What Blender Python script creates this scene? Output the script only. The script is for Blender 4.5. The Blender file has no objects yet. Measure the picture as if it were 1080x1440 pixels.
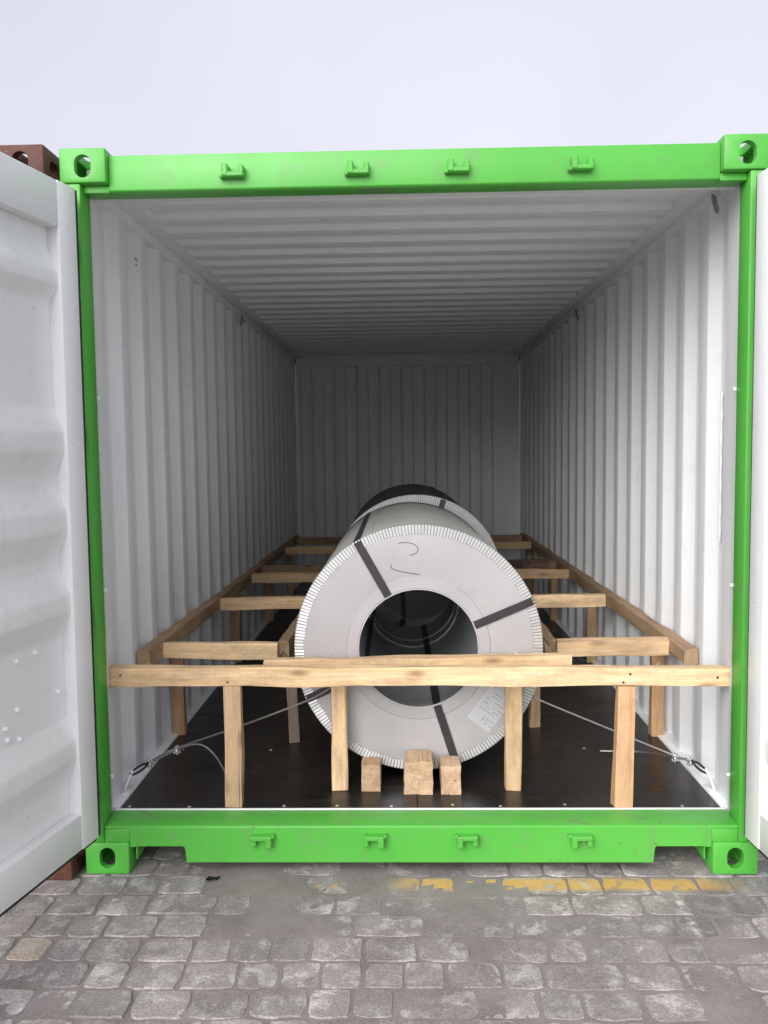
import bpy, bmesh, math, random
from mathutils import Vector, Matrix, noise as mnoise

random.seed(7)
SC = bpy.context.scene
COL = SC.collection
R = math.radians

# ------------------------------------------------------------------ camera
F_PX = 1180.07
cam_d = bpy.data.cameras.new('camera')
cam = bpy.data.objects.new('camera', cam_d)
COL.objects.link(cam)
cam_d.sensor_fit = 'VERTICAL'
cam_d.sensor_height = 36.0
cam_d.sensor_width = 27.0
cam_d.lens = 36.0 * F_PX / 1440.0
cam_d.clip_start = 0.05
cam_d.clip_end = 3000.0
YAW, PIT, ROL = 0.0255543, -0.0704081, -0.0122085
fw = Vector((-math.sin(YAW) * math.cos(PIT), math.cos(YAW) * math.cos(PIT), math.sin(PIT)))
rt = Vector((math.cos(YAW), math.sin(YAW), 0))
up = rt.cross(fw)
r2 = rt * math.cos(ROL) + up * math.sin(ROL)
u2 = up * math.cos(ROL) - rt * math.sin(ROL)
cm = Matrix((r2, u2, -fw)).transposed().to_4x4()
cm.translation = (-0.03426, -2.94707, 1.52877)
cam.matrix_world = cm
SC.camera = cam

# ------------------------------------------------------------------ world, sun, exposure
SUN_EL, SUN_AZ = 31.0, 205.0          # azimuth of the sun, clockwise from +y: behind the camera, to its left
world = bpy.data.worlds.new('World')
SC.world = world
world.use_nodes = True
wn, wl = world.node_tree.nodes, world.node_tree.links
wn.clear()
wo = wn.new('ShaderNodeOutputWorld')
bg = wn.new('ShaderNodeBackground')
sky = wn.new('ShaderNodeTexSky')
sky.sky_type = 'NISHITA'
sky.sun_disc = False
sky.sun_elevation = R(SUN_EL)
sky.sun_rotation = R(SUN_AZ)
sky.air_density = 1.0
sky.dust_density = 6.0
sky.ozone_density = 1.0
hs = wn.new('ShaderNodeHueSaturation')
hs.inputs['Saturation'].default_value = 0.12
ov = wn.new('ShaderNodeMixRGB')
ov.inputs['Fac'].default_value = 0.55
ov.inputs['Color2'].default_value = (5.6, 5.65, 6.75, 1)     # even cloud cover
wl.new(sky.outputs[0], hs.inputs['Color'])
wl.new(hs.outputs[0], ov.inputs['Color1'])
tcw = wn.new('ShaderNodeTexCoord')
cn = wn.new('ShaderNodeTexNoise')
cn.inputs['Scale'].default_value = 1.6
cn.inputs['Detail'].default_value = 3.0
cr = wn.new('ShaderNodeValToRGB')
cr.color_ramp.elements[0].position, cr.color_ramp.elements[1].position = 0.3, 0.7
cr.color_ramp.elements[0].color = (0.88, 0.885, 0.92, 1)
cr.color_ramp.elements[1].color = (1.06, 1.055, 1.04, 1)
cl = wn.new('ShaderNodeMixRGB')
cl.blend_type = 'MULTIPLY'
cl.inputs['Fac'].default_value = 1.0
wl.new(tcw.outputs['Generated'], cn.inputs['Vector'])
wl.new(cn.outputs[0], cr.inputs[0])
wl.new(ov.outputs[0], cl.inputs['Color1'])
wl.new(cr.outputs[0], cl.inputs['Color2'])
wl.new(cl.outputs[0], bg.inputs['Color'])
bg.inputs['Strength'].default_value = 0.10
wl.new(bg.outputs[0], wo.inputs['Surface'])

sun_d = bpy.data.lights.new('sun', 'SUN')
sun_d.energy = 1.5
sun_d.angle = R(58)
sun_d.color = (1.0, 0.97, 0.93)
sun = bpy.data.objects.new('sun', sun_d)
COL.objects.link(sun)
az = R(SUN_AZ)
to_sun = Vector((math.sin(az) * math.cos(R(SUN_EL)), math.cos(az) * math.cos(R(SUN_EL)), math.sin(R(SUN_EL))))
sun.rotation_euler = to_sun.to_track_quat('Z', 'Y').to_euler()
sun.location = to_sun * 30

vs = SC.view_settings
vs.view_transform = 'Standard'
vs.look = 'None'
vs.exposure = 0.85
vs.gamma = 1.0
vs.use_curve_mapping = False
SC.cycles.max_bounces = 14
SC.cycles.diffuse_bounces = 9
SC.cycles.glossy_bounces = 5
SC.cycles.use_denoising = True

# ------------------------------------------------------------------ materials
MATS = {}


class NT:
    """tiny helper round a material's node tree"""
    def __init__(s, name):
        s.m = bpy.data.materials.new(name)
        s.m.use_nodes = True
        s.n, s.l = s.m.node_tree.nodes, s.m.node_tree.links
        s.b = s.n['Principled BSDF']
        MATS[name] = s.m

    def add(s, t, **kw):
        nd = s.n.new(t)
        for k, v in kw.items():
            setattr(nd, k, v)
        return nd

    def link(s, a, b):
        s.l.new(a, b)

    def coord(s, kind='Object', scale=(1, 1, 1), rnd=False):
        tc = s.add('ShaderNodeTexCoord')
        mp = s.add('ShaderNodeMapping')
        mp.inputs['Scale'].default_value = scale
        if kind == 'World':
            g = s.add('ShaderNodeNewGeometry')
            src = g.outputs['Position']
        else:
            src = tc.outputs[kind]
        if rnd:
            oi = s.add('ShaderNodeObjectInfo')
            ml = s.add('ShaderNodeMath', operation='MULTIPLY')
            ml.inputs[1].default_value = 37.0
            s.link(oi.outputs['Random'], ml.inputs[0])
            va = s.add('ShaderNodeVectorMath', operation='ADD')
            s.link(src, va.inputs[0])
            s.link(ml.outputs[0], va.inputs[1])
            src = va.outputs[0]
        s.link(src, mp.inputs['Vector'])
        return mp.outputs[0]

    def noise(s, vec, scale, detail=4.0, rough=0.55, dist=0.0):
        nd = s.add('ShaderNodeTexNoise')
        nd.inputs['Scale'].default_value = scale
        nd.inputs['Detail'].default_value = detail
        nd.inputs['Roughness'].default_value = rough
        nd.inputs['Distortion'].default_value = dist
        s.link(vec, nd.inputs['Vector'])
        return nd.outputs[0]

    def ramp(s, fac, stops):
        nd = s.add('ShaderNodeValToRGB')
        el = nd.color_ramp.elements
        while len(el) < len(stops):
            el.new(0.5)
        for e, (p, c) in zip(el, stops):
            e.position = p
            e.color = (c, c, c, 1) if not hasattr(c, '__len__') else (*c, 1)
        s.link(fac, nd.inputs[0])
        return nd.outputs[0]

    def mix(s, fac, a, b, mode='MIX'):
        nd = s.add('ShaderNodeMixRGB', blend_type=mode)
        for sock, v in ((nd.inputs['Fac'], fac), (nd.inputs['Color1'], a), (nd.inputs['Color2'], b)):
            if hasattr(v, 'node'):
                s.link(v, sock)
            elif hasattr(v, '__len__'):
                sock.default_value = (*v, 1)
            else:
                sock.default_value = v
        return nd.outputs[0]

    def math(s, op, a, b=0.5, c=None):
        nd = s.add('ShaderNodeMath', operation=op)
        for i, v in enumerate((a, b, c)):
            if v is None:
                continue
            if hasattr(v, 'node'):
                s.link(v, nd.inputs[i])
            else:
                nd.inputs[i].default_value = v
        return nd.outputs[0]

    def bump(s, h, strength, dist=0.01):
        nd = s.add('ShaderNodeBump')
        nd.inputs['Strength'].default_value = strength
        nd.inputs['Distance'].default_value = dist
        s.link(h, nd.inputs['Height'])
        s.link(nd.outputs[0], s.b.inputs['Normal'])

    def set(s, **kw):
        for k, v in kw.items():
            sock = s.b.inputs[k]
            if hasattr(v, 'node'):
                s.link(v, sock)
            elif hasattr(v, '__len__'):
                sock.default_value = (*v, 1)
            else:
                sock.default_value = v
        return s


def painted(name, col, col2, dirt, rough=0.42, amount=0.35, bump=0.06, chip=None, chips=0.0, dent=0.0):
    t = NT(name)
    w = t.coord('World')
    big = t.ramp(t.noise(w, 1.7, 5), [(0.35, 0.0), (0.7, 1.0)])
    base = t.mix(big, col, col2)
    scuff = t.ramp(t.noise(w, 14, 8, 0.7), [(0.54, 0.0), (0.72, 1.0)])
    base = t.mix(t.math('MULTIPLY', scuff, amount), base, dirt)
    wz = t.coord('World', (22, 22, 0.9))
    streak = t.ramp(t.noise(wz, 1.0, 4, 0.6), [(0.53, 0.0), (0.8, 1.0)])
    base = t.mix(t.math('MULTIPLY', streak, amount * 0.7), base, dirt)
    # long thin scratches
    ws = t.coord('World', (2.2, 2.2, 60))
    scr = t.ramp(t.noise(ws, 2.0, 3, 0.5, 0.6), [(0.655, 0.0), (0.675, 1.0)])
    gate = t.ramp(t.noise(w, 2.3, 2), [(0.5, 0.0), (0.62, 1.0)])
    base = t.mix(t.math('MULTIPLY', t.math('MULTIPLY', scr, gate), amount * 1.3), base, dirt)
    rg = t.math('MULTIPLY_ADD', t.noise(w, 6, 5, 0.6), 0.34, rough - 0.15)
    if chip:
        ch = t.ramp(t.noise(w, 38, 6, 0.62), [(0.665, 0.0), (0.69, 1.0)])
        ch2 = t.ramp(t.noise(w, 3.1, 3), [(0.40, 0.0), (0.56, 1.0)])
        m = t.math('MULTIPLY', t.math('MULTIPLY', ch, ch2), chips)
        base = t.mix(m, base, chip)
        rg = t.math('MULTIPLY_ADD', m, 0.3, rg)
    t.set(**{'Base Color': base, 'Roughness': rg})
    h = t.noise(w, 55, 3, 0.6)
    if dent:
        h = t.mix(0.12, t.noise(w, 2.6, 2, 0.4), h)
        t.bump(h, dent, 0.03)
    else:
        t.bump(h, bump, 0.004)
    return t


painted('green_paint', (0.078, 0.41, 0.046), (0.098, 0.455, 0.062), (0.15, 0.25, 0.11), 0.40, 0.55, 0.10, (0.16, 0.09, 0.055), 0.9)
painted('interior_paint', (0.80, 0.815, 0.825), (0.76, 0.775, 0.785), (0.52, 0.52, 0.50), 0.42, 0.20, 0.06, (0.30, 0.22, 0.16), 0.35, 0.16)
painted('door_paint', (0.82, 0.83, 0.84), (0.78, 0.79, 0.80), (0.52, 0.52, 0.50), 0.38, 0.20, 0.06, (0.30, 0.22, 0.16), 0.35, 0.14)
painted('rust_paint', (0.115, 0.036, 0.024), (0.075, 0.028, 0.022), (0.17, 0.075, 0.04), 0.65, 0.9, 0.25, (0.30, 0.20, 0.14), 0.9)

t = NT('rubber'); t.set(**{'Base Color': (0.012, 0.012, 0.013), 'Roughness': 0.6})
t = NT('strap'); w = t.coord('Object')
t.set(**{'Base Color': t.mix(t.noise(w, 20), (0.030, 0.027, 0.030), (0.062, 0.056, 0.060)), 'Roughness': 0.45, 'Metallic': 0.35})
t = NT('ink'); t.set(**{'Base Color': (0.035, 0.03, 0.035), 'Roughness': 0.6})
t = NT('stencil'); t.set(**{'Base Color': (0.06, 0.065, 0.06), 'Roughness': 0.6})
t = NT('print'); t.set(**{'Base Color': (0.22, 0.23, 0.30), 'Roughness': 0.6})
t = NT('paper'); w = t.coord('Object')
t.set(**{'Base Color': t.mix(t.noise(w, 9), (0.86, 0.87, 0.89), (0.80, 0.81, 0.84)), 'Roughness': 0.5})

# galvanised cover on the coil ends
t = NT('galvanised'); w = t.coord('Object')
n1 = t.ramp(t.noise(w, 3.0, 5), [(0.3, 0.0), (0.7, 1.0)])
base = t.mix(n1, (0.48, 0.458, 0.462), (0.40, 0.392, 0.396))
n2 = t.ramp(t.noise(w, 26, 8, 0.7), [(0.55, 0.0), (0.75, 1.0)])
base = t.mix(t.math('MULTIPLY', n2, 0.25), base, (0.33, 0.315, 0.305))
t.set(**{'Base Color': base, 'Metallic': 0.2, 'Roughness': t.math('MULTIPLY_ADD', t.noise(w, 7), 0.25, 0.34)})
t.bump(t.noise(w, 5, 3), 0.30, 0.012)

t = NT('edge_metal'); w = t.coord('Object')
t.set(**{'Base Color': t.mix(t.noise(w, 18, 5), (0.74, 0.74, 0.73), (0.58, 0.59, 0.58)), 'Metallic': 0.35, 'Roughness': 0.36})
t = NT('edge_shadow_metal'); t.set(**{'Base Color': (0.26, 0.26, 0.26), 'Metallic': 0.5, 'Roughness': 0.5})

# steel wrapping sheet round the coil
t = NT('wrap_steel'); w = t.coord('Object', (1, 0.35, 1))
base = t.mix(t.ramp(t.noise(w, 5, 6, 0.6), [(0.3, 0.0), (0.7, 1.0)]), (0.66, 0.655, 0.62), (0.50, 0.495, 0.47))
w2 = t.coord('Object', (3, 60, 3))
base = t.mix(t.math('MULTIPLY', t.ramp(t.noise(w2, 1, 3), [(0.5, 0.0), (0.7, 1.0)]), 0.3), base, (0.2, 0.2, 0.195))
t.set(**{'Base Color': base, 'Metallic': 0.3, 'Roughness': 0.42})
t.bump(t.noise(w, 6, 3), 0.25, 0.01)
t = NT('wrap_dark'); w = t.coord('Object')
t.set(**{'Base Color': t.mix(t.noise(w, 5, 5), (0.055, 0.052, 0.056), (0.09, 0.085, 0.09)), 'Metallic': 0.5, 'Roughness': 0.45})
t = NT('bore_steel'); w = t.coord('Object', (1, 4, 1))
t.set(**{'Base Color': t.mix(t.noise(w, 6, 5), (0.30, 0.315, 0.325), (0.42, 0.435, 0.445)), 'Metallic': 0.3, 'Roughness': 0.32})
t = NT('wire_steel'); w = t.coord('Object', (1, 1, 1))
t.set(**{'Base Color': t.mix(t.noise(w, 300, 2), (0.20, 0.20, 0.20), (0.42, 0.41, 0.40)), 'Metallic': 0.7, 'Roughness': 0.42})
t = NT('zinc'); t.set(**{'Base Color': (0.62, 0.62, 0.63), 'Metallic': 0.8, 'Roughness': 0.3})


def wood(name, light, dark, knot=(0.13, 0.065, 0.03)):
    t = NT(name)
    v = t.coord('Object', (1.3, 21, 21), rnd=True)
    grain = t.noise(v, 1.0, 6, 0.6, 1.2)
    v2 = t.coord('Object', (4, 110, 110), rnd=True)
    fine = t.noise(v2, 1.0, 4, 0.65)
    base = t.mix(t.ramp(grain, [(0.32, 0.0), (0.66, 1.0)]), light, dark)
    base = t.mix(t.math('MULTIPLY', t.ramp(fine, [(0.45, 0.0), (0.75, 1.0)]), 0.4), base, knot)
    v3 = t.coord('Object', (3.2, 9, 9), rnd=True)
    vo = t.add('ShaderNodeTexVoronoi')
    vo.inputs['Scale'].default_value = 1.0
    t.link(v3, vo.inputs['Vector'])
    kn = t.ramp(vo.outputs['Distance'], [(0.06, 1.0), (0.17, 0.0)])
    base = t.mix(t.math('MULTIPLY', kn, 0.75), base, knot)
    v4 = t.coord('Object', (2.0, 6, 6), rnd=True)
    grey = t.ramp(t.noise(v4, 1.9, 9, 0.78), [(0.46, 0.0), (0.64, 1.0)])
    base = t.mix(t.math('MULTIPLY', grey, 0.58), base, (0.30, 0.205, 0.125))
    pinkn = t.ramp(t.noise(v4, 0.9, 3), [(0.45, 0.0), (0.65, 1.0)])
    base = t.mix(t.math('MULTIPLY', pinkn, 0.35), base, t.mix(0.5, base, (0.78, 0.50, 0.34)))
    v5 = t.coord('Object', (130, 9, 9), rnd=True)
    saw = t.noise(v5, 1.0, 3, 0.6)
    base = t.mix(t.math('MULTIPLY', t.ramp(saw, [(0.5, 0.0), (0.7, 1.0)]), 0.07), base, knot)
    v6 = t.coord('Object', (1.2, 60, 60), rnd=True)
    crack = t.ramp(t.noise(v6, 1.0, 2, 0.5, 0.3), [(0.705, 0.0), (0.72, 1.0)])
    base = t.mix(t.math('MULTIPLY', crack, 0.8), base, (0.06, 0.035, 0.02))
    oi = t.add('ShaderNodeObjectInfo')
    val = t.math('MULTIPLY_ADD', oi.outputs['Random'], 0.34, 0.80)
    base = t.mix(1.0, base, val, 'MULTIPLY')
    t.set(**{'Base Color': base, 'Roughness': 0.72})
    t.bump(t.mix(0.15, t.mix(0.5, grain, fine), saw), 0.55, 0.005)
    return t


wood('pine', (0.84, 0.64, 0.39), (0.72, 0.48, 0.25), (0.22, 0.12, 0.055))
wood('pine_red', (0.72, 0.47, 0.27), (0.60, 0.34, 0.17), (0.24, 0.11, 0.05))
wood('pine_worn', (0.62, 0.44, 0.26), (0.44, 0.29, 0.16), (0.15, 0.09, 0.05))
wood('old_timber', (0.42, 0.29, 0.165), (0.29, 0.19, 0.105), (0.10, 0.06, 0.03))
wood('grey_timber', (0.25, 0.20, 0.15), (0.17, 0.135, 0.10), (0.07, 0.05, 0.035))
wood('dark_timber', (0.085, 0.042, 0.035), (0.05, 0.028, 0.026), (0.03, 0.015, 0.012))
wood('block_wood', (0.74, 0.55, 0.36), (0.55, 0.36, 0.205), (0.11, 0.055, 0.03))

# film-faced plywood deck
t = NT('plywood_film'); w = t.coord('World')
base = t.mix(t.ramp(t.noise(w, 2.4, 6, 0.6), [(0.35, 0.0), (0.7, 1.0)]), (0.007, 0.0065, 0.0065), (0.018, 0.016, 0.015))
ws = t.coord('World', (1.2, 9, 1))
base = t.mix(t.math('MULTIPLY', t.ramp(t.noise(ws, 3.2, 8, 0.7), [(0.53, 0.0), (0.72, 1.0)]), 0.42), base, (0.085, 0.077, 0.068))
sp = t.ramp(t.noise(w, 60, 5, 0.7), [(0.66, 0.0), (0.74, 1.0)])
base = t.mix(t.math('MULTIPLY', sp, 0.5), base, (0.22, 0.19, 0.15))
t.set(**{'Base Color': base, 'Roughness': t.math('MULTIPLY_ADD', t.noise(w, 5, 6, 0.65), 0.40, 0.12)})
t.bump(t.noise(w, 9, 4), 0.08, 0.008)


# concrete block paving with worn yellow and white road paint
def paving_material(name, loose):
    t = NT(name)
    w = t.coord('World')
    oi = t.add('ShaderNodeObjectInfo')
    tone = t.math('MULTIPLY_ADD', oi.outputs['Random'], 0.35, 0.82) if not loose else 0.8
    blotch = t.ramp(t.noise(w, 3.6, 6, 0.65), [(0.36, 0.0), (0.64, 1.0)])
    base = t.mix(blotch, (0.27, 0.238, 0.230), (0.41, 0.372, 0.360))
    # pale worn tops
    pale = t.ramp(t.noise(w, 11, 9, 0.72, 0.4), [(0.50, 0.0), (0.63, 1.0)])
    gate = t.ramp(t.noise(w, 1.9, 3), [(0.30, 0.25), (0.50, 1.0)])
    base = t.mix(t.math('MULTIPLY', t.math('MULTIPLY', pale, gate), 0.85), base, (0.68, 0.635, 0.62))
    if not loose:
        base = t.mix(1.0, base, tone, 'MULTIPLY')
        at = t.add('ShaderNodeAttribute', attribute_type='OBJECT', attribute_name='cream')
        base = t.mix(t.math('MULTIPLY', at.outputs['Fac'], t.ramp(t.noise(w, 8, 5), [(0.35, 0.45), (0.6, 1.0)])), base, (0.52, 0.44, 0.35))
    speck = t.ramp(t.noise(w, 120, 6, 0.85), [(0.42, 0.0), (0.58, 1.0)])
    base = t.mix(t.math('MULTIPLY', speck, 0.75), base, t.mix(0.6, base, (0.05, 0.045, 0.045)))
    oil = t.ramp(t.noise(w, 1.5, 5, 0.6), [(0.55, 0.0), (0.68, 1.0)])
    base = t.mix(t.math('MULTIPLY', oil, 0.5), base, (0.15, 0.13, 0.125))
    # paint
    xyz = t.add('ShaderNodeSeparateXYZ')
    t.link(w, xyz.inputs[0])
    X, Y = xyz.outputs[0], xyz.outputs[1]

    def band(s, lo, hi, soft=0.006):
        a = t.add('ShaderNodeMapRange'); b = t.add('ShaderNodeMapRange')
        for nd, p in ((a, lo), (b, hi)):
            t.link(s, nd.inputs['Value'])
            nd.inputs['From Min'].default_value = p - soft
            nd.inputs['From Max'].default_value = p + soft
        return t.math('MULTIPLY', a.outputs[0], t.math('SUBTRACT', 1.0, b.outputs[0]))
    chip = t.noise(w, 16, 8, 0.75)
    ymask = t.math('MULTIPLY', band(Y, -0.100, -0.022, 0.014), band(X, -0.05, 1.06, 0.10))
    thin = t.math('MULTIPLY', band(Y, -0.10, -0.055, 0.012), band(X, -0.42, -0.05, 0.06))
    ymask = t.math('MAXIMUM', t.math('MULTIPLY', ymask, t.ramp(chip, [(0.385, 0.0), (0.48, 1.0)])),
                   t.math('MULTIPLY', thin, t.ramp(chip, [(0.565, 0.0), (0.61, 1.0)])))
    base = t.mix(t.math('MULTIPLY', ymask, 0.88), base, t.mix(t.noise(w, 30, 4), (0.60, 0.33, 0.055), (0.72, 0.45, 0.14)))
    chip2 = t.ramp(t.noise(w, 24, 7, 0.7), [(0.48, 0.0), (0.60, 1.0)])
    wob = t.math('MULTIPLY_ADD', t.noise(w, 5, 2), 0.03, -0.015)
    XX = t.math('ADD', X, wob)
    wm = t.math('MULTIPLY', band(XX, -1.065, -1.043, 0.006), band(Y, -0.47, -0.04, 0.03))
    wm = t.math('MAXIMUM', wm, t.math('MULTIPLY', band(XX, 0.868, 0.893, 0.006), band(Y, -0.62, -0.12, 0.03)))
    wm = t.math('MAXIMUM', wm, t.math('MULTIPLY', band(XX, -0.905, -0.885, 0.006), band(Y, -0.24, -0.06, 0.03)))
    base = t.mix(t.math('MULTIPLY', t.math('MULTIPLY', wm, chip2), 0.85), base, (0.62, 0.60, 0.58))
    t.set(**{'Base Color': base, 'Roughness': 0.86})
    hgt = t.mix(0.35, t.noise(w, 130, 5, 0.7), t.noise(w, 25, 5, 0.7))
    t.bump(hgt, 0.75, 0.006)
    return t


paving_material('paving', False)
paving_material('paving_far', True)
t = NT('joint_grit'); w = t.coord('World')
base = t.mix(t.ramp(t.noise(w, 4, 6, 0.65), [(0.35, 0.0), (0.65, 1.0)]), (0.170, 0.146, 0.140), (0.290, 0.256, 0.246))
base = t.mix(t.math('MULTIPLY', t.ramp(t.noise(w, 220, 4, 0.8), [(0.45, 0.0), (0.62, 1.0)]), 0.6), base, (0.36, 0.325, 0.315))
t.set(**{'Base Color': base, 'Roughness': 0.95})
t.bump(t.noise(w, 190, 5, 0.75), 0.8, 0.005)

# ------------------------------------------------------------------ object helpers
WM = {}


def link(o, parent=None, world=Matrix.Identity(4)):
    COL.objects.link(o)
    WM[o] = world.copy()
    if parent is not None:
        o.parent = parent
        o.matrix_parent_inverse = WM[parent].inverted()
    o.matrix_basis = world
    return o


def obj(name, me, mats, parent=None, world=Matrix.Identity(4)):
    if isinstance(mats, str):
        mats = [mats]
    if not me.materials:
        for m in mats:
            me.materials.append(MATS[m])
    return link(bpy.data.objects.new(name, me), parent, world)


def thing(name, label, cat, loc=(0, 0, 0), group=None):
    o = bpy.data.objects.new(name, None)
    o.empty_display_size = 0.1
    link(o, None, Matrix.Translation(loc))
    return tag(o, label, cat, group)


def tag(o, label, cat, group=None):
    o['label'] = label
    o['category'] = cat
    if group:
        o['group'] = group
    return o


def finish(bm, name='mesh', smooth=None, recalc=True):
    if recalc:
        bmesh.ops.recalc_face_normals(bm, faces=bm.faces)
    me = bpy.data.meshes.new(name)
    bm.to_mesh(me)
    bm.free()
    if smooth is not None:
        for p in me.polygons:
            p.use_smooth = True
        if smooth > 0:
            me.set_sharp_from_angle(angle=R(smooth))
    return me


def bx(bm, x0, x1, y0, y1, z0, z1, bev=0.0, seg=1, fn=None):
    vs_ = [bm.verts.new(p if fn is None else fn(*p)) for p in
           ((x0, y0, z0), (x1, y0, z0), (x1, y1, z0), (x0, y1, z0), (x0, y0, z1), (x1, y0, z1), (x1, y1, z1), (x0, y1, z1))]
    fs = [bm.faces.new([vs_[i] for i in f]) for f in
          ((0, 3, 2, 1), (4, 5, 6, 7), (0, 1, 5, 4), (1, 2, 6, 5), (2, 3, 7, 6), (3, 0, 4, 7))]
    if bev > 0:
        es = list({e for f in fs for e in f.edges})
        bmesh.ops.bevel(bm, geom=es, offset=bev, segments=seg, affect='EDGES', profile=0.5)
    return bm


def boxmesh(*a, bev=0.004, seg=2, fn=None):
    bm = bmesh.new()
    bx(bm, *a, bev=bev, seg=seg, fn=fn)
    return finish(bm, smooth=35)


def extrude_poly(bm, pts, fn, t0, t1, bev=0.0):
    """closed 2-D polygon pts, fn(a, b, t) -> 3-D"""
    a = [bm.verts.new(fn(p[0], p[1], t0)) for p in pts]
    b = [bm.verts.new(fn(p[0], p[1], t1)) for p in pts]
    n = len(pts)
    fs = [bm.faces.new(a), bm.faces.new(b[::-1])]
    for i in range(n):
        fs.append(bm.faces.new((a[i], a[(i + 1) % n], b[(i + 1) % n], b[i])))
    if bev:
        es = list({e for f in fs for e in f.edges})
        bmesh.ops.bevel(bm, geom=es, offset=bev, segments=2, affect='EDGES', profile=0.5)
    return bm


def sheet(prof, thick, fn, t0, t1, nt=1):
    """corrugated sheet: open profile [(a, b)], second skin at b + thick; slot 0 = first skin, slot 1 = second"""
    bm = bmesh.new()
    ts = [t0 + (t1 - t0) * i / nt for i in range(nt + 1)]
    A = [[bm.verts.new(fn(a, b, t)) for a, b in prof] for t in ts]
    B = [[bm.verts.new(fn(a, b + thick, t)) for a, b in prof] for t in ts]
    n = len(prof)
    for j in range(nt):
        for i in range(n - 1):
            bm.faces.new((A[j][i], A[j][i + 1], A[j + 1][i + 1], A[j + 1][i])).material_index = 0
            bm.faces.new((B[j][i], B[j + 1][i], B[j + 1][i + 1], B[j][i + 1])).material_index = 1
        for i in (0, n - 1):
            bm.faces.new((A[j][i], A[j + 1][i], B[j + 1][i], B[j][i]))
    for j in (0, nt):
        for i in range(n - 1):
            bm.faces.new((A[j][i], B[j][i], B[j][i + 1], A[j][i + 1]))
    return finish(bm, smooth=20)


def soften(prof, r):
    """round the kinks of an open profile"""
    out = [prof[0]]
    for p, c, q in zip(prof, prof[1:], prof[2:]):
        p, c, q = Vector(p), Vector(c), Vector(q)
        d1 = min(r, (c - p).length * 0.45)
        d2 = min(r, (q - c).length * 0.45)
        a = c + (p - c).normalized() * d1
        b = c + (q - c).normalized() * d2
        out += [tuple(a), tuple(a * 0.25 + c * 0.5 + b * 0.25), tuple(b)]
    out.append(prof[-1])
    return out


def tube(bm, pts, r, n=8, closed=False, cap=True):
    pts = [Vector(p) for p in pts]
    rings = []
    m = len(pts)
    ref = Vector((0.13, 0.27, 0.95)).normalized()
    for i, p in enumerate(pts):
        if closed:
            d = pts[(i + 1) % m] - pts[i - 1]
        else:
            d = pts[min(i + 1, m - 1)] - pts[max(i - 1, 0)]
        d.normalize()
        a = d.cross(ref)
        if a.length < 0.05:
            a = d.cross(Vector((1, 0, 0)))
        a.normalize()
        b = d.cross(a)
        rr = r[i] if hasattr(r, '__len__') else r
        rings.append([bm.verts.new(p + a * rr * math.cos(2 * math.pi * k / n) + b * rr * math.sin(2 * math.pi * k / n)) for k in range(n)])
    for i in range(m if closed else m - 1):
        A, B = rings[i], rings[(i + 1) % m]
        for k in range(n):
            bm.faces.new((A[k], A[(k + 1) % n], B[(k + 1) % n], B[k]))
    if cap and not closed:
        bm.faces.new(rings[0])
        bm.faces.new(rings[-1][::-1])
    return bm


def spline(pts, per=8):
    pts = [Vector(p) for p in pts]
    P = [pts[0] * 2 - pts[1]] + pts + [pts[-1] * 2 - pts[-2]]
    out = []
    for i in range(1, len(P) - 2):
        p0, p1, p2, p3 = P[i - 1:i + 3]
        for k in range(per):
            s = k / per
            out.append(0.5 * ((2 * p1) + (p2 - p0) * s + (2 * p0 - 5 * p1 + 4 * p2 - p3) * s * s + (3 * p1 - p0 - 3 * p2 + p3) * s ** 3))
    out.append(pts[-1])
    return out


def tubemesh(pts, r, n=8, closed=False):
    return finish(tube(bmesh.new(), pts, r, n, closed), smooth=50)


def lathe_y(prof, n=128, close=False):
    """revolve (radius, y) profile round the y axis"""
    bm = bmesh.new()
    cols = []
    for k in range(n):
        a = 2 * math.pi * k / n
        cols.append([bm.verts.new((r * math.cos(a), y, r * math.sin(a))) for r, y in prof])
    m = len(prof)
    for k in range(n):
        A, B = cols[k], cols[(k + 1) % n]
        for i in range(m if close else m - 1):
            bm.faces.new((A[i], A[(i + 1) % m], B[(i + 1) % m], B[i]))
    return finish(bm, smooth=35)


# ------------------------------------------------------------------ ground
def ground_mesh():
    bm = bmesh.new()
    bmesh.ops.create_grid(bm, x_segments=2, y_segments=2, size=900)
    for v in bm.verts:
        v.co.z = -0.030
    return finish(bm)


ground = obj('ground', ground_mesh(), 'joint_grit')
ground['kind'] = 'structure'

PH, JG = 0.128, 0.008
SIZES = (0.122, 0.165, 0.235)


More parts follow.
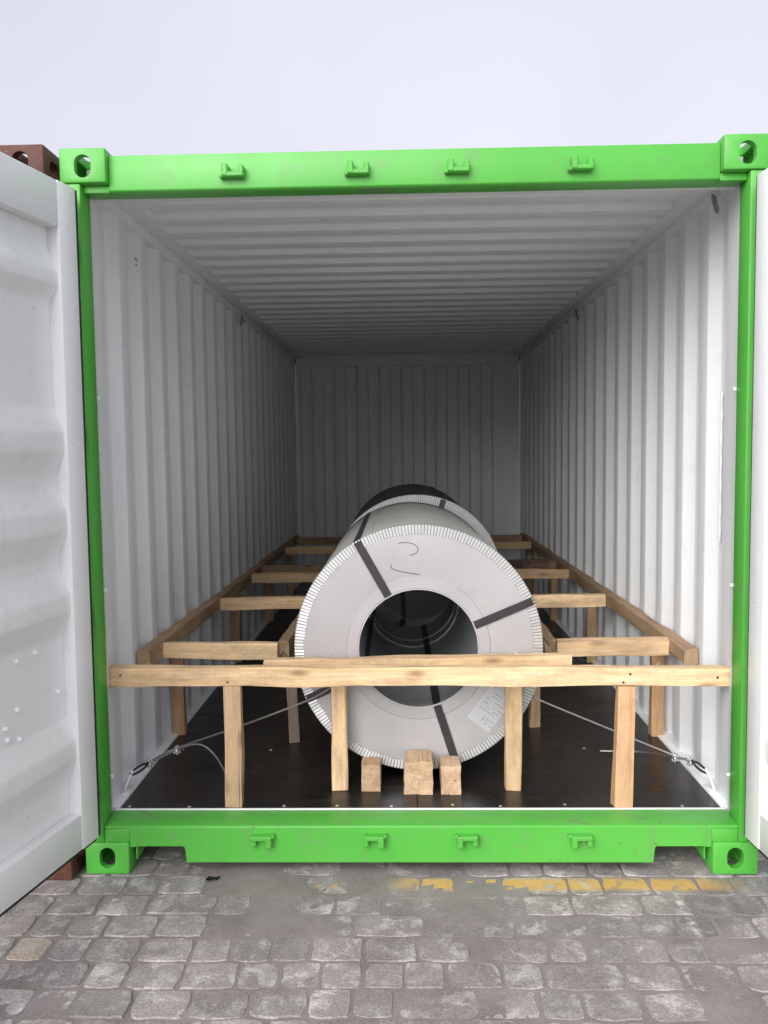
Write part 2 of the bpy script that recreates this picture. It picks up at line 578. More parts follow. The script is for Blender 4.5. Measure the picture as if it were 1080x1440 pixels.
def paver_mesh(seed, lx, ly):
    rnd = random.Random(seed)
    bm = bmesh.new()
    hx, hy = lx / 2 - JG / 2, ly / 2 - JG / 2
    k, l = (8 if lx > 0.13 else 5), 5
    base = [(-hx + 2 * hx * i / k, -hy) for i in range(k)] + [(hx, -hy + 2 * hy * i / l) for i in range(l)]
    base += [(hx - 2 * hx * i / k, hy) for i in range(k)] + [(-hx, hy - 2 * hy * i / l) for i in range(l)]
    off = seed * 7.3
    pts = []
    for x, y in base:
        e = mnoise.noise_vector(Vector((x * 26 + off, y * 26, seed)))
        # knock the corners off, wander along the edges
        q = max(0.0, abs(x) / hx + abs(y) / hy - 1.45) / 0.55
        sc = 1.0 - 0.085 * q * rnd.uniform(0.5, 1.5)
        pts.append((x * sc + e.x * 0.0065, y * sc + e.y * 0.0065))
    lo = [bm.verts.new((x, y, -0.03)) for x, y in pts]
    mid = [bm.verts.new((x, y, -0.0035 - 0.0025 * rnd.random())) for x, y in pts]
    top = [bm.verts.new((x * (1 - 0.0028 / hx), y * (1 - 0.0028 / hy), -0.0008 * rnd.random())) for x, y in pts]
    n = len(pts)
    for A, B in ((lo, mid), (mid, top)):
        for i in range(n):
            bm.faces.new((A[i], A[(i + 1) % n], B[(i + 1) % n], B[i]))
    bm.faces.new(top)
    return finish(bm, smooth=None, recalc=True)


slots = []
for j in range(-36, 25):
    y = (j + 0.5) * PH - 0.010
    rr = random.Random(500 + j)
    x = -5.2 + rr.uniform(0, 0.2)
    while x < 5.2:
        v = rr.choice((0, 0, 1, 1, 2, 0, 1))
        x += SIZES[v] / 2
        slots.append((x, y + 0.016 * mnoise.noise(Vector((x * 0.8, y * 2.0, 5.0))), v))
        x += SIZES[v] / 2
slots.sort(key=lambda s: max(abs(s[0] + 0.05) / 1.5, abs(s[1] + 0.36) / 0.62))
variants = [[paver_mesh(i + 20 * v, SIZES[v], PH) for i in range(6)] for v in range(3)]
paving = bpy.data.objects.new('pavement', None)
link(paving, None)
paving['kind'] = 'structure'


def paver_z(x, y):
    return 0.006 * mnoise.noise(Vector((x * 0.9, y * 0.9, 2.2)))


cream_spots = [(0.95, -0.72), (-1.24, -0.46)]
for i, (x, y, v) in enumerate(slots[:296]):
    rnd = random.Random(i * 3 + 1)
    M = (Matrix.Translation((x + rnd.uniform(-.002, .002), y + rnd.uniform(-.002, .002), paver_z(x, y) - 0.003 + rnd.uniform(-.002, .002)))
         @ Matrix.Rotation(rnd.uniform(-.008, .008), 4, 'X') @ Matrix.Rotation(rnd.uniform(-.008, .008), 4, 'Y') @ Matrix.Rotation(rnd.uniform(-.03, .03) + (math.pi if rnd.random() < .5 else 0), 4, 'Z'))
    o = obj('paver', variants[v][rnd.randrange(6)], 'paving', paving, M)
    o['cream'] = 1.0 if min(math.hypot(x - c[0], y - c[1]) for c in cream_spots) < 0.115 else 0.0
bm = bmesh.new()
for i, (x, y, v) in enumerate(slots[296:]):
    rnd = random.Random(i + 9000)
    hx, hy = SIZES[v] / 2 - JG / 2, PH / 2 - JG / 2
    z = paver_z(x, y) - 0.004 + rnd.uniform(-.002, .002)
    q0 = [bm.verts.new((x + sx * hx, y + sy * hy, -0.029)) for sx, sy in ((-1, -1), (1, -1), (1, 1), (-1, 1))]
    q1 = [bm.verts.new((x + sx * (hx - .006), y + sy * (hy - .006), z)) for sx, sy in ((-1, -1), (1, -1), (1, 1), (-1, 1))]
    bm.faces.new(q1)
    for k in range(4):
        bm.faces.new((q0[k], q0[(k + 1) % 4], q1[(k + 1) % 4], q1[k]))
o = obj('outer_pavers', finish(bm, recalc=False), 'paving_far', paving)
o['kind'] = 'stuff'

# sand and grit filling the joints, in places lying over the blocks
bm = bmesh.new()
NX, NY = 330, 130
gv = []
for j in range(NY + 1):
    row = []
    for i in range(NX + 1):
        x = -2.6 + 5.2 * i / NX
        y = -1.15 + 2.0 * j / NY
        d = mnoise.fractal(Vector((x * 1.5 + 3, y * 2.2, 0.4)), 1.0, 2.0, 4)
        z = paver_z(x, y) - 0.0048 + 0.0050 * d + 0.0013 * mnoise.noise(Vector((x * 38, y * 38, 0)))
        c = math.exp(-((x + 0.55) / 0.45) ** 2 - ((y + 0.12) / 0.28) ** 2)
        z += 0.0010 * c
        row.append(bm.verts.new((x, y, z)))
    gv.append(row)
for j in range(NY):
    for i in range(NX):
        bm.faces.new((gv[j][i], gv[j][i + 1], gv[j + 1][i + 1], gv[j + 1][i]))
o = obj('joint_sand', finish(bm, smooth=0), 'joint_grit', paving)
o['kind'] = 'stuff'

# ------------------------------------------------------------------ corner castings
def stadium(w, h, n=10):
    r = min(w, h) / 2
    pts = []
    for k in range(4 * n):
        a = 2 * math.pi * (k + 0.5) / (4 * n)
        c, s = math.cos(a), math.sin(a)
        pts.append((math.copysign(w / 2 - r, c) + r * c, math.copysign(h / 2 - r, s) + r * s))
    return pts


def bool_cut(base, cutters):
    bo = bpy.data.objects.new('tmp', base)
    COL.objects.link(bo)
    cs = []
    for me in cutters:
        c = bpy.data.objects.new('tmpc', me)
        COL.objects.link(c)
        md = bo.modifiers.new('b', 'BOOLEAN')
        md.operation = 'DIFFERENCE'
        md.solver = 'EXACT'
        md.object = c
        cs.append(c)
    bpy.context.view_layer.update()
    ev = bo.evaluated_get(bpy.context.evaluated_depsgraph_get())
    me = bpy.data.meshes.new_from_object(ev)
    for o in cs + [bo]:
        bpy.data.objects.remove(o)
    return me


CW, CD, CH = 0.162, 0.178, 0.118
# casting at the low-x, low-y, top corner: outer faces at x=0, y=0, z=CH
cast0 = boxmesh(0, CW, 0, CD, 0, CH, bev=0.007, seg=2)
cutters = [boxmesh(0.026, CW - 0.022, 0.026, CD - 0.022, 0.022, CH - 0.028, bev=0.004)]
bm = bmesh.new(); extrude_poly(bm, stadium(0.058, 0.078), lambda a, b, t: (0.082 + a, t, 0.056 + b), -0.05, 0.06); cutters.append(finish(bm))
bm = bmesh.new(); extrude_poly(bm, stadium(0.078, 0.054), lambda a, b, t: (t, 0.09 + a, 0.056 + b), -0.05, 0.06); cutters.append(finish(bm))
bm = bmesh.new(); extrude_poly(bm, stadium(0.064, 0.124), lambda a, b, t: (0.082 + a, 0.09 + b, t), 0.06, 0.2); cutters.append(finish(bm))
cast0 = bool_cut(cast0, cutters)
for p in cast0.polygons:
    p.use_smooth = True
cast0.set_sharp_from_angle(angle=R(32))
cast0.materials.clear()


def cast_variant(sx, sy, sz):
    bm = bmesh.new()
    bm.from_mesh(cast0)
    for v in bm.verts:
        v.co.x = v.co.x if sx < 0 else CW - v.co.x
        v.co.y = v.co.y if sy < 0 else CD - v.co.y
        v.co.z = v.co.z if sz > 0 else CH - v.co.z
    if (sx > 0) ^ (sy > 0) ^ (sz < 0):
        bmesh.ops.reverse_faces(bm, faces=bm.faces)
    me = bpy.data.meshes.new('casting')
    bm.to_mesh(me)
    bm.free()
    return me


def castings(parent, x0, x1, y0, y1, z0, z1, mat):
    for sx in (-1, 1):
        for sy in (-1, 1):
            for sz in (-1, 1):
                M = Matrix.Translation((x0 if sx < 0 else x1 - CW, y0 if sy < 0 else y1 - CD, z0 if sz < 0 else z1 - CH))
                obj('corner_casting', cast_variant(sx, sy, sz), mat, parent, M)


# ------------------------------------------------------------------ the open container
FZ = 0.185                  # deck height
HX, LEN, HT = 1.219, 6.058, 2.591
WX = 1.172                  # inner wall face
box = thing('shipping_container', 'bright green shipping container with white interior and both doors swung open', 'container', (0, 3.03, 0))
castings(box, -HX, HX, 0, LEN, 0, HT, 'green_paint')
GI = ['green_paint']
for s in (-1, 1):
    a, b = sorted((s * 1.219, s * 1.150))
    obj('corner_post', boxmesh(a, b, 0.006, 0.102, 0.119, 2.472, bev=0.005), 'green_paint', box)
    a, b = sorted((s * 1.217, s * 1.176))
    obj('corner_post', boxmesh(a, b, 5.92, 6.05, 0.119, 2.472, bev=0.006), 'green_paint', box)
    # white flange between post and corrugated wall
    a, b = sorted((s * 1.2165, s * 1.162))
    obj('post_flange', boxmesh(a, b, 0.1025, 0.150, 0.15, 2.470, bev=0.003), 'interior_paint', box)
    # side wall
    prof = []
    y = 0.15
    prof.append((y, 0.0))
    y = 0.262
    PIT_, D_ = 0.278, 0.038
    while y + PIT_ < 5.90:
        prof += [(y, 0.0), (y + 0.055, D_), (y + 0.140, D_), (y + 0.195, 0.0)]
        y += PIT_
    prof += [(5.95, 0.0)]
    obj('side_wall', sheet(soften(prof, 0.005), 0.003, lambda a, b, t, s=s: (s * (WX + b), a, t), 0.19, 2.49), ['interior_paint', 'green_paint'], box)
    a, b = sorted((s * 1.2155, s * 1.166))
    obj('top_rail', boxmesh(a, b, 0.1795, 5.879, 2.485, 2.575, bev=0.006), 'interior_paint', box)
    # lower side rail and the pale ledge beside the deck
    a, b = sorted((s * 1.2165, s * 1.1705))
    obj('bottom_rail', boxmesh(a, b, 0.1795, 5.879, 0.045, 0.1535, bev=0.004), 'green_paint', box)
    a, b = sorted((s * 1.2150, s * 1.1385))
    obj('deck_ledge', boxmesh(a, b, 0.151, 5.89, 0.155, 0.192, bev=0.002), 'interior_paint', box)
# end wall
prof = [(-1.17, 0.0)]
x = -1.13
while x + 0.236 < 1.17:
    prof += [(x, 0.0), (x + 0.018, 0.045), (x + 0.118, 0.045), (x + 0.136, 0.0)]
    x += 0.236
prof += [(1.17, 0.0)]
obj('end_wall', sheet(soften(prof, 0.006), 0.003, lambda a, b, t: (a, 5.90 + b, t), 0.19, 2.44), ['interior_paint', 'green_paint'], box)
obj('end_header', boxmesh(-1.157, 1.157, 5.86, 6.04, 2.435, 2.56, bev=0.006), 'interior_paint', box)
obj('end_sill', boxmesh(-1.157, 1.157, 5.895, 6.04, 0.03, 0.195, bev=0.006), 'green_paint', box)
# roof sheet
prof = [(0.10, 0.0)]
y = 0.20
while y + 0.218 < 5.86:
    prof += [(y, 0.0), (y + 0.016, -0.023), (y + 0.107, -0.023), (y + 0.123, 0.0)]
    y += 0.218
prof += [(5.95, 0.0)]
obj('roof_panel', sheet(soften(prof, 0.004), 0.003, lambda a, b, t: (t, a, 2.545 + b), -1.085, 1.085), ['interior_paint', 'green_paint'], box)
for s in (-1, 1):
    a, b = sorted((s * 1.0852, s * 1.1655))
    obj('roof_edge', boxmesh(a, b, 0.112, 5.95, 2.522, 2.552, bev=0.002), 'interior_paint', box)
obj('roof_end_plate', boxmesh(-1.084, 1.084, 0.112, 0.190, 2.5485, 2.556, bev=0.001), 'green_paint', box)
obj('roof_closing_strip', boxmesh(-1.160, 1.160, 0.1125, 0.160, 2.452, 2.5435, bev=0.003), 'interior_paint', box)

# door header
bm = bmesh.new()
extrude_poly(bm, [(0.028, 2.452), (0.040, 2.446), (0.112, 2.446), (0.112, 2.572), (0.028, 2.572)],
             lambda a, b, t: (t, a, b), -1.056, 1.056, bev=0.004)
hdr = obj('door_header', finish(bm, smooth=35), 'green_paint', box)
# header plates under the castings
for s in (-1, 1):
    a, b = sorted((s * 1.0565, s * 1.149))
    obj('header_end', boxmesh(a, b, 0.034, 0.110, 2.4465, 2.4725, bev=0.003), 'green_paint', box)

# door sill with its two notches
bm = bmesh.new()
N1, N0 = 1.034, 0.851
out = [(-1.056, 0.098), (-1.036, 0.098), (-N1 + 0.004, 0.104), (-N0 - 0.010, 0.104), (-N0 - 0.003, 0.101), (-N0, 0.094), (-N0 + 0.002, 0.040),
       (N0 - 0.002, 0.040), (N0, 0.094), (N0 + 0.003, 0.101), (N0 + 0.010, 0.104), (N1 - 0.004, 0.104), (1.036, 0.098), (1.056, 0.098), (1.056, 0.172), (-1.056, 0.172)]
extrude_poly(bm, out, lambda a, b, t: (a, t, b), 0.010, 0.0335)
bmesh.ops.bevel(bm, geom=[e for e in bm.edges if abs(e.verts[0].co.y - e.verts[1].co.y) < 1e-6], offset=0.0022, segments=2, affect='EDGES')
obj('door_sill', finish(bm, smooth=35), 'green_paint', box)
bm = bmesh.new()
extrude_poly(bm, [(0.0110, 0.1725), (0.017, 0.1775), (0.130, 0.1865), (0.130, 0.166), (0.0110, 0.166)], lambda a, b, t: (t, a, b), -1.149, 1.149, bev=0.002)
obj('sill_tread', finish(bm, smooth=35), 'green_paint', box)
obj('sill_edge_strip', boxmesh(-1.149, 1.149, 0.1305, 0.1385, 0.150, 0.190, bev=0.001), 'interior_paint', box)
for s in (-1, 1):
    a, b = sorted((s * 1.0565, s * 1.149))
    obj('sill_end', boxmesh(a, b, 0.012, 0.060, 0.1185, 0.1655, bev=0.002), 'green_paint', box)
    a, b = sorted((s * N1, s * N0))
    obj('notch_back', boxmesh(a - 0.003, b + 0.003, 0.301, 0.307, 0.040, 0.150, bev=0.001), 'green_paint', box)
    obj('notch_top', boxmesh(a + 0.004, b - 0.004, 0.034, 0.30, 0.104, 0.110, bev=0.001), 'green_paint', box)
    for xx in (N0 - 0.004, N1 + 0.002):
        a, b = sorted((s * xx, s * (xx + 0.006)))
        obj('notch_side', boxmesh(a, b, 0.034, 0.30, 0.042, 0.1035, bev=0.001), 'green_paint', box)


# locking cam keepers
def keeper_mesh(top):
    bm = bmesh.new()
    f = (lambda x, y, z: (x, y, z)) if not top else (lambda x, y, z: (x, y, -z))
    bx(bm, -0.034, 0.034, -0.034, 0.0, 0.006, 0.022, bev=0.003, fn=f)
    bx(bm, -0.040, -0.018, -0.036, 0.0, -0.022, 0.0215, bev=0.004, fn=f)
    bx(bm, 0.016, 0.036, -0.030, 0.0, -0.018, 0.0225, bev=0.004, fn=f)
    bx(bm, -0.050, -0.036, -0.026, 0.0, 0.012, 0.024, bev=0.003, fn=f)
    return finish(bm, smooth=35)


kt, kb = keeper_mesh(True), keeper_mesh(False)
for x in (-0.615, -0.182, 0.162, 0.584):
    obj('cam_keeper', kt, 'green_paint', box, Matrix.Translation((x, 0.0285, 2.506)))
for i, x in enumerate((-0.571, -0.163, 0.180, 0.590)):
    M = Matrix.Translation((x, 0.0115, 0.128))
    if i in (0, 1):
        M = M @ Matrix.Rotation(math.pi, 4, 'Y') @ Matrix.Scale(-1, 4, (0, 0, 1))
    obj('cam_keeper', kb, 'green_paint', box, M)

# deck
NYP = 5
for i in range(NYP):
    y0 = 0.1392 + i * (5.89 - 0.1392) / NYP
    y1 = 0.1392 + (i + 1) * (5.89 - 0.1392) / NYP - 0.003
    for x0, x1 in ((-1.138, -0.0015), (0.0015, 1.138)):
        obj('floor_panel', boxmesh(x0, x1, y0, y1, 0.157, FZ + (0.0006 if (i + (x0 > 0)) % 2 else 0), bev=0.0012, seg=1), 'plywood_film', box)
for i in range(19):
    y = 0.32 + i * 0.306
    obj('cross_member', boxmesh(-1.17, 1.17, y, y + 0.05, 0.045, 0.1565, bev=0.003, seg=1), 'green_paint', box)
sm = boxmesh(-0.006, 0.006, -0.006, 0.006, -0.002, 0.0016, bev=0.0015, seg=1)
for row, (yy, step) in enumerate(((0.165, 0.205), (0.78, 0.46))):
    x = -1.09
    while x < 1.12:
        obj('floor_screw', sm, 'zinc', box, Matrix.Translation((x + random.uniform(-.04, .04), yy + random.uniform(-.006, .012), FZ + 0.0012)))
        x += step


# lashing rings on the ledge and under the roof
def ring_pts(c, ax, bx_, w, h, n=20):
    c, ax, bx_ = Vector(c), Vector(ax), Vector(bx_)
    return [c + ax * w * math.cos(2 * math.pi * k / n) + bx_ * h * math.sin(2 * math.pi * k / n) for k in range(n)]


ringd = {}
for s in (-1, 1):
    for y in (0.29, 2.36, 4.3):
        o = obj('lashing_ring', tubemesh(ring_pts((s * 1.153, y + 0.01, 0.232), (0, 0.75, 0.3), (s * -0.35, 0.1, 0.9), 0.026, 0.042), 0.0058, 8, True), 'interior_paint', box)
        ringd[(s, y)] = o
        obj('ring_weld_plate', boxmesh(*sorted((s * 1.1695, s * 1.140)), y - 0.03, y + 0.05, 0.189, 0.197, bev=0.002), 'interior_paint', box)
    for y in ((0.335, 2.9) if s > 0 else (2.9,)):
        obj('lashing_ring', tubemesh(ring_pts((s * 1.150, y, 2.455), (0, 0.6, 0.75), (-s * 0.35, -0.6, 0.6), 0.04, 0.026), 0.0065, 8, True), 'wire_steel', box)
    if s > 0:       # twisted lashing bar against the wall
        bm = bmesh.new()
        tube(bm, [(s * 1.197, 0.362, 1.16 + i * 0.012) for i in range(50)], [0.0030 + 0.0030 * (abs(math.sin(i * 0.42)) ** 2) for i in range(50)], 8)
        obj('lashing_bar', finish(bm, smooth=60), 'interior_paint', box)
    for z in (1.741, 1.034, 0.328):
        obj('gasket_clip', boxmesh(*sorted((s * 1.1615, s * 1.142)), 0.104, 0.116, z - 0.006, z + 0.006, bev=0.002), 'interior_paint', box)


# small stencilled marks on the left wall, near the roof
def text_mesh(body, size):
    cu = bpy.data.curves.new('t', 'FONT')
    cu.body = body
    cu.size = size
    cu.extrude = 0.0004
    cu.resolution_u = 2
    o = bpy.data.objects.new('t', cu)
    COL.objects.link(o)
    bpy.context.view_layer.update()
    me = bpy.data.meshes.new_from_object(o.evaluated_get(bpy.context.evaluated_depsgraph_get()))
    bpy.data.objects.remove(o)
    me.materials.clear()
    return me


M = Matrix(((0, 0, 1, -1.1708), (0, 1, 0, 0.655), (-1, 0, 0, 2.375), (0, 0, 0, 1)))
obj('stencil_mark', text_mesh('21', 0.045), 'stencil', box, M)


# doors -------------------------------------------------------------
def make_door(hx, hy, ang, s):
    """s = -1: left leaf, +1: right leaf. local u along the leaf from the hinge, v out of the inner face"""
    a = R(ang)
    d = Vector((s * math.sin(a), -math.cos(a), 0))
    n = Vector((-s * math.cos(a), -math.sin(a), 0))
    h = Vector((hx, hy, 0))

    def f(u, v, z):
        return h + d * u + n * v + Vector((0, 0, z))
    W_, Z0, Z1 = 1.17, 0.165, 2.438
    bm = bmesh.new()
    T = 0.052
    bx(bm, 0.0, 0.100, -T, 0.0, Z0, Z1, bev=0.005, seg=2, fn=f)
    bx(bm, W_ - 0.100, W_, -T, 0.0, Z0, Z1, bev=0.005, seg=2, fn=f)
    bx(bm, 0.1005, W_ - 0.1005, -T, -0.002, 2.285, Z1 - 0.001, bev=0.005, seg=2, fn=f)
    bx(bm, 0.1005, W_ - 0.1005, -T, -0.002, Z0 + 0.001, 0.292, bev=0.005, seg=2, fn=f)
    door = obj('container_door', finish(bm, smooth=35), 'door_paint', box)
    pr = [(2.284, -.046), (2.215, -.046), (2.140, -.012), (2.092, -.012), (2.045, -.046), (1.690, -.046), (1.610, -.012), (1.545, -.012), (1.468, -.046),
          (1.420, -.046), (1.345, -.012), (1.275, -.012), (1.190, -.046), (1.140, -.046), (1.060, -.012), (1.000, -.012), (0.918, -.046), (0.632, -.046),
          (0.552, -.012), (0.490, -.012), (0.410, -.046), (0.293, -.046)]
    obj('door_panel', sheet(soften(pr, 0.009), -0.003, lambda z, v, u: f(u, v, z), 0.1005, W_ - 0.1005), ['door_paint', 'green_paint'], door)
    bm = bmesh.new()
    bx(bm, -0.012 if s < 0 else -0.005, -0.0005, -0.046, -0.001, Z0 + 0.004, Z1 - 0.004, bev=0.002, fn=f)
    obj('door_gasket', finish(bm, smooth=35), 'rubber', door)
    bm = bmesh.new()
    bx(bm, 0.004, W_, -0.046, -0.006, Z0 - 0.010, Z0 - 0.0005, bev=0.002, fn=f)
    obj('door_gasket', finish(bm, smooth=35), 'rubber', door)
    for z in (0.34, 0.98, 1.62, 2.26):
        bm = bmesh.new()
        bx(bm, -0.012, 0.13, -T - 0.013, -T - 0.0005, z - 0.03, z + 0.03, bev=0.003, fn=f)
        tube(bm, [f(-0.018, -T - 0.012, z - 0.045), f(-0.018, -T - 0.012, z + 0.045)], 0.012, 10)
        obj('door_hinge', finish(bm, smooth=40), 'green_paint', door)
    for u in (0.36, 0.86):
        rod = obj('lock_rod', tubemesh([f(u, -T - 0.035, Z0 - 0.02), f(u, -T - 0.035, 1.2), f(u, -T - 0.035, Z1 + 0.02)], 0.017, 12), 'zinc', door)
        for z in (0.23, 0.85, 1.75, 2.37):
            bm = bmesh.new()
            bx(bm, u - 0.045, u + 0.045, -T - 0.056, -T - 0.0005, z - 0.022, z + 0.022, bev=0.004, fn=f)
            obj('rod_bracket', finish(bm, smooth=35), 'green_paint', door)
        bm = bmesh.new()
        tube(bm, [f(u, -T - 0.06, 1.08), f(u + 0.2, -T - 0.065, 1.08), f(u + 0.42, -T - 0.065, 1.07)], 0.011, 8)
        obj('lock_handle', finish(bm, smooth=40), 'zinc', door)
    if s < 0:
        rv = bmesh.new()
        bmesh.ops.create_uvsphere(rv, u_segments=10, v_segments=6, radius=0.0095)
        rvm = finish(rv, smooth=0)
        for u, z in ((0.412, 0.693), (0.35, 0.640), (0.405, 0.655), (0.353, 0.735), (0.349, 0.889), (0.255, 0.894), (0.143, 0.734), (0.52, 0.74), (0.56, 0.88)):
            obj('rivet', rvm, 'door_paint', door, Matrix.Translation(f(u, -0.043, z)))
    return door


make_door(-1.145, -0.05, 12, -1)
make_door(1.147, -0.05, 4, 1)

# ------------------------------------------------------------------ neighbouring container
NX1, NY0 = -1.252, -0.045
nb = thing('shipping_container', 'rust brown container standing close behind the open left door', 'container', (NX1 - 1.22, 3.0, 0))
nx0 = NX1 - 2.438
castings(nb, nx0, NX1, NY0, NY0 + LEN, 0, HT + 0.0, 'rust_paint')
for x0 in (nx0 + 0.003, NX1 - 0.123):
    for y0 in (NY0 + 0.004, NY0 + LEN - 0.124):
        obj('corner_post', boxmesh(x0, x0 + 0.12, y0, y0 + 0.12, 0.119, 2.472, bev=0.006), 'rust_paint', nb)
for s, xx in ((-1, nx0 + 0.05), (1, NX1 - 0.05)):
    prof = [(NY0 + 0.125, 0.0)]
    y = NY0 + 0.16
    while y + 0.278 < NY0 + LEN - 0.13:
        prof += [(y, 0.0), (y + 0.068, 0.036), (y + 0.138, 0.036), (y + 0.206, 0.0)]
        y += 0.278
    prof.append((NY0 + LEN - 0.125, 0.0))
    obj('side_wall', sheet(prof, 0.003, lambda a, b, t, s=s, xx=xx: (xx + s * b, a, t), 0.14, 2.48), 'rust_paint', nb)
    obj('side_rail', boxmesh(xx - 0.03, xx + 0.03, NY0 + CD + .001, NY0 + LEN - CD - .001, 2.48, 2.56, bev=0.005), 'rust_paint', nb)
    obj('side_rail', boxmesh(xx - 0.03, xx + 0.03, NY0 + CD + .001, NY0 + LEN - CD - .001, 0.04, 0.139, bev=0.005), 'rust_paint', nb)
obj('roof_panel', boxmesh(nx0 + 0.09, NX1 - 0.09, NY0 + 0.12, NY0 + LEN - 0.12, 2.53, 2.555, bev=0.004), 'rust_paint', nb)
for z0, z1 in ((2.45, 2.57), (0.04, 0.16)):
    obj('end_beam', boxmesh(nx0 + CW + .001, NX1 - CW - .001, NY0 + 0.012, NY0 + 0.11, z0, z1, bev=0.005), 'rust_paint', nb)
    obj('end_beam', boxmesh(nx0 + CW + .001, NX1 - CW - .001, NY0 + LEN - 0.11, NY0 + LEN - 0.012, z0, z1, bev=0.005), 'rust_paint', nb)
obj('end_wall', boxmesh(nx0 + 0.124, NX1 - 0.124, NY0 + LEN - 0.09, NY0 + LEN - 0.05, 0.161, 2.449, bev=0.004), 'rust_paint', nb)
for k in range(2):
    x0 = nx0 + 0.126 + k * 1.094
    dr = obj('closed_door', boxmesh(x0, x0 + 1.09, NY0 + 0.035, NY0 + 0.085, 0.162, 2.448, bev=0.006), 'rust_paint', nb)
    for u in (0.3, 0.8):
        obj('lock_rod', tubemesh([(x0 + u, NY0 + 0.012, 0.12), (x0 + u, NY0 + 0.012, 2.5)], 0.017, 10), 'rust_paint', dr)

# ------------------------------------------------------------------ steel coils
def make_coil(name, label, cx, cz, R0, RB, y0, y1, wrapmat, strap_angles, yaw=0.0):
    c = thing(name, label, 'steel coil', (cx, y0, cz - R0), 'steel coils laid end to end in the container')
    M = Matrix.Translation((cx, y0, cz)) @ Matrix.Rotation(yaw, 4, 'Z')
    L = y1 - y0
    # wrapping sheet, slightly uneven
    bm = bmesh.new()
    N, K = 160, 26
    cols = []
    for k in range(N):
        a = 2 * math.pi * k / N
        col = []
        for j in range(K + 1):
            y = 0.004 + (L - 0.008) * j / K
            r = R0 - 0.004 + 0.0016 * mnoise.noise(Vector((math.cos(a) * 2.5, y * 3, math.sin(a) * 2.5 + cx * 9)))
            col.append(bm.verts.new((r * math.cos(a), y, r * math.sin(a))))
        cols.append(col)
    for k in range(N):
        for j in range(K):
            bm.faces.new((cols[k][j], cols[(k + 1) % N][j], cols[(k + 1) % N][j + 1], cols[k][j + 1]))
    obj('wrapping_sheet', finish(bm, smooth=0), wrapmat, c, M)
    # overlap seams of the wrapping: one lengthwise, two round
    bm = bmesh.new()
    a = R(112)
    t_ = Vector((-math.sin(a), 0, math.cos(a)))
    r_ = Vector((math.cos(a), 0, math.sin(a)))
    bx(bm, 0, 0.05, 0.005, L - 0.005, -0.002, 0.0005, fn=lambda u, y, v: t_ * u + r_ * (R0 - 0.0028 + v) + Vector((0, y, 0)))
    obj('wrap_seam', finish(bm), wrapmat, c, M)
    # end covers
    rg = R0 - 0.037
    for yy, dy in ((0.0, 1), (L, -1)):
        rings = [(RB + 0.0, yy + dy * 0.004), (RB + 0.004, yy), (RB + 0.046, yy + dy * 0.0002), (RB + 0.049, yy + dy * 0.0045), (RB + 0.075, yy + dy * 0.0025), (rg + 0.004, yy + dy * 0.0025), (R0 - 0.006, yy + dy * 0.004)]
        obj('end_cover', lathe_y(rings, 160), 'galvanised', c, M)
        # crimped edge guard: base ring and its folded tabs
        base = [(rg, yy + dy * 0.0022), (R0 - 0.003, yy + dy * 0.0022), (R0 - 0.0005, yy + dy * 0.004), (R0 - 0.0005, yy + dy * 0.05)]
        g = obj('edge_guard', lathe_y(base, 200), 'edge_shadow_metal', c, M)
        bm = bmesh.new()
        NT_ = 236
        rnd = random.Random(5)
        for k in range(NT_):
            a0 = 2 * math.pi * (k + 0.0) / NT_
            a1 = 2 * math.pi * (k + rnd.uniform(0.66, 0.74)) / NT_
            th0 = 0.0003 + rnd.uniform(0, 0.0006)
            th1 = 0.0014 + rnd.uniform(0, 0.0012)
            ri = rg + rnd.uniform(-0.002, 0.002)
            P = []
            for aa, tt in ((a0, th0), (a1, th1)):
                ca, sa = math.cos(aa), math.sin(aa)
                P.append([(r * ca, y, r * sa) for r, y in ((ri, yy + dy * (0.002 - tt)), (R0 - 0.002, yy + dy * (0.0016 - tt)), (R0 + 0.0012, yy + dy * 0.0035), (R0 + 0.0012, yy + dy * 0.032))])
            A = [bm.verts.new(p) for p in P[0]]
            B = [bm.verts.new(p) for p in P[1]]
            Z = bm.verts.new((ri * math.cos(a1), yy + dy * 0.0025, ri * math.sin(a1)))
            Y_ = bm.verts.new(((R0 - 0.002) * math.cos(a1), yy + dy * 0.0025, (R0 - 0.002) * math.sin(a1)))
            for i in range(3):
                bm.faces.new((A[i], A[i + 1], B[i + 1], B[i]))
            bm.faces.new((B[0], B[1], Y_, Z))
        obj('edge_guard_tabs', finish(bm, recalc=False), 'edge_metal', g, M)
    # bore sleeve
    obj('bore_sleeve', lathe_y([(RB, 0.002), (RB - 0.003, 0.004), (RB - 0.003, 0.05), (RB, 0.052), (RB, 1.06), (RB - 0.004, 1.062), (RB - 0.004, L - 0.004), (RB, L - 0.002)], 128), 'bore_steel', c, M)
    obj('bore_edge_ring', tubemesh([((RB - 0.001) * math.cos(2 * math.pi * k / 96), 0.002, (RB - 0.001) * math.sin(2 * math.pi * k / 96)) for k in range(96)], 0.0022, 6, True), 'edge_metal', c, M)
    for dd, rr in ((L - 1.06, 0.0045), (L - 1.20, 0.0075)):
        obj('bore_edge_ring', tubemesh([((RB - rr) * math.cos(2 * math.pi * k / 96), L - dd, (RB - rr) * math.sin(2 * math.pi * k / 96)) for k in range(96)], 0.0022, 6, True), 'edge_metal', c, M)
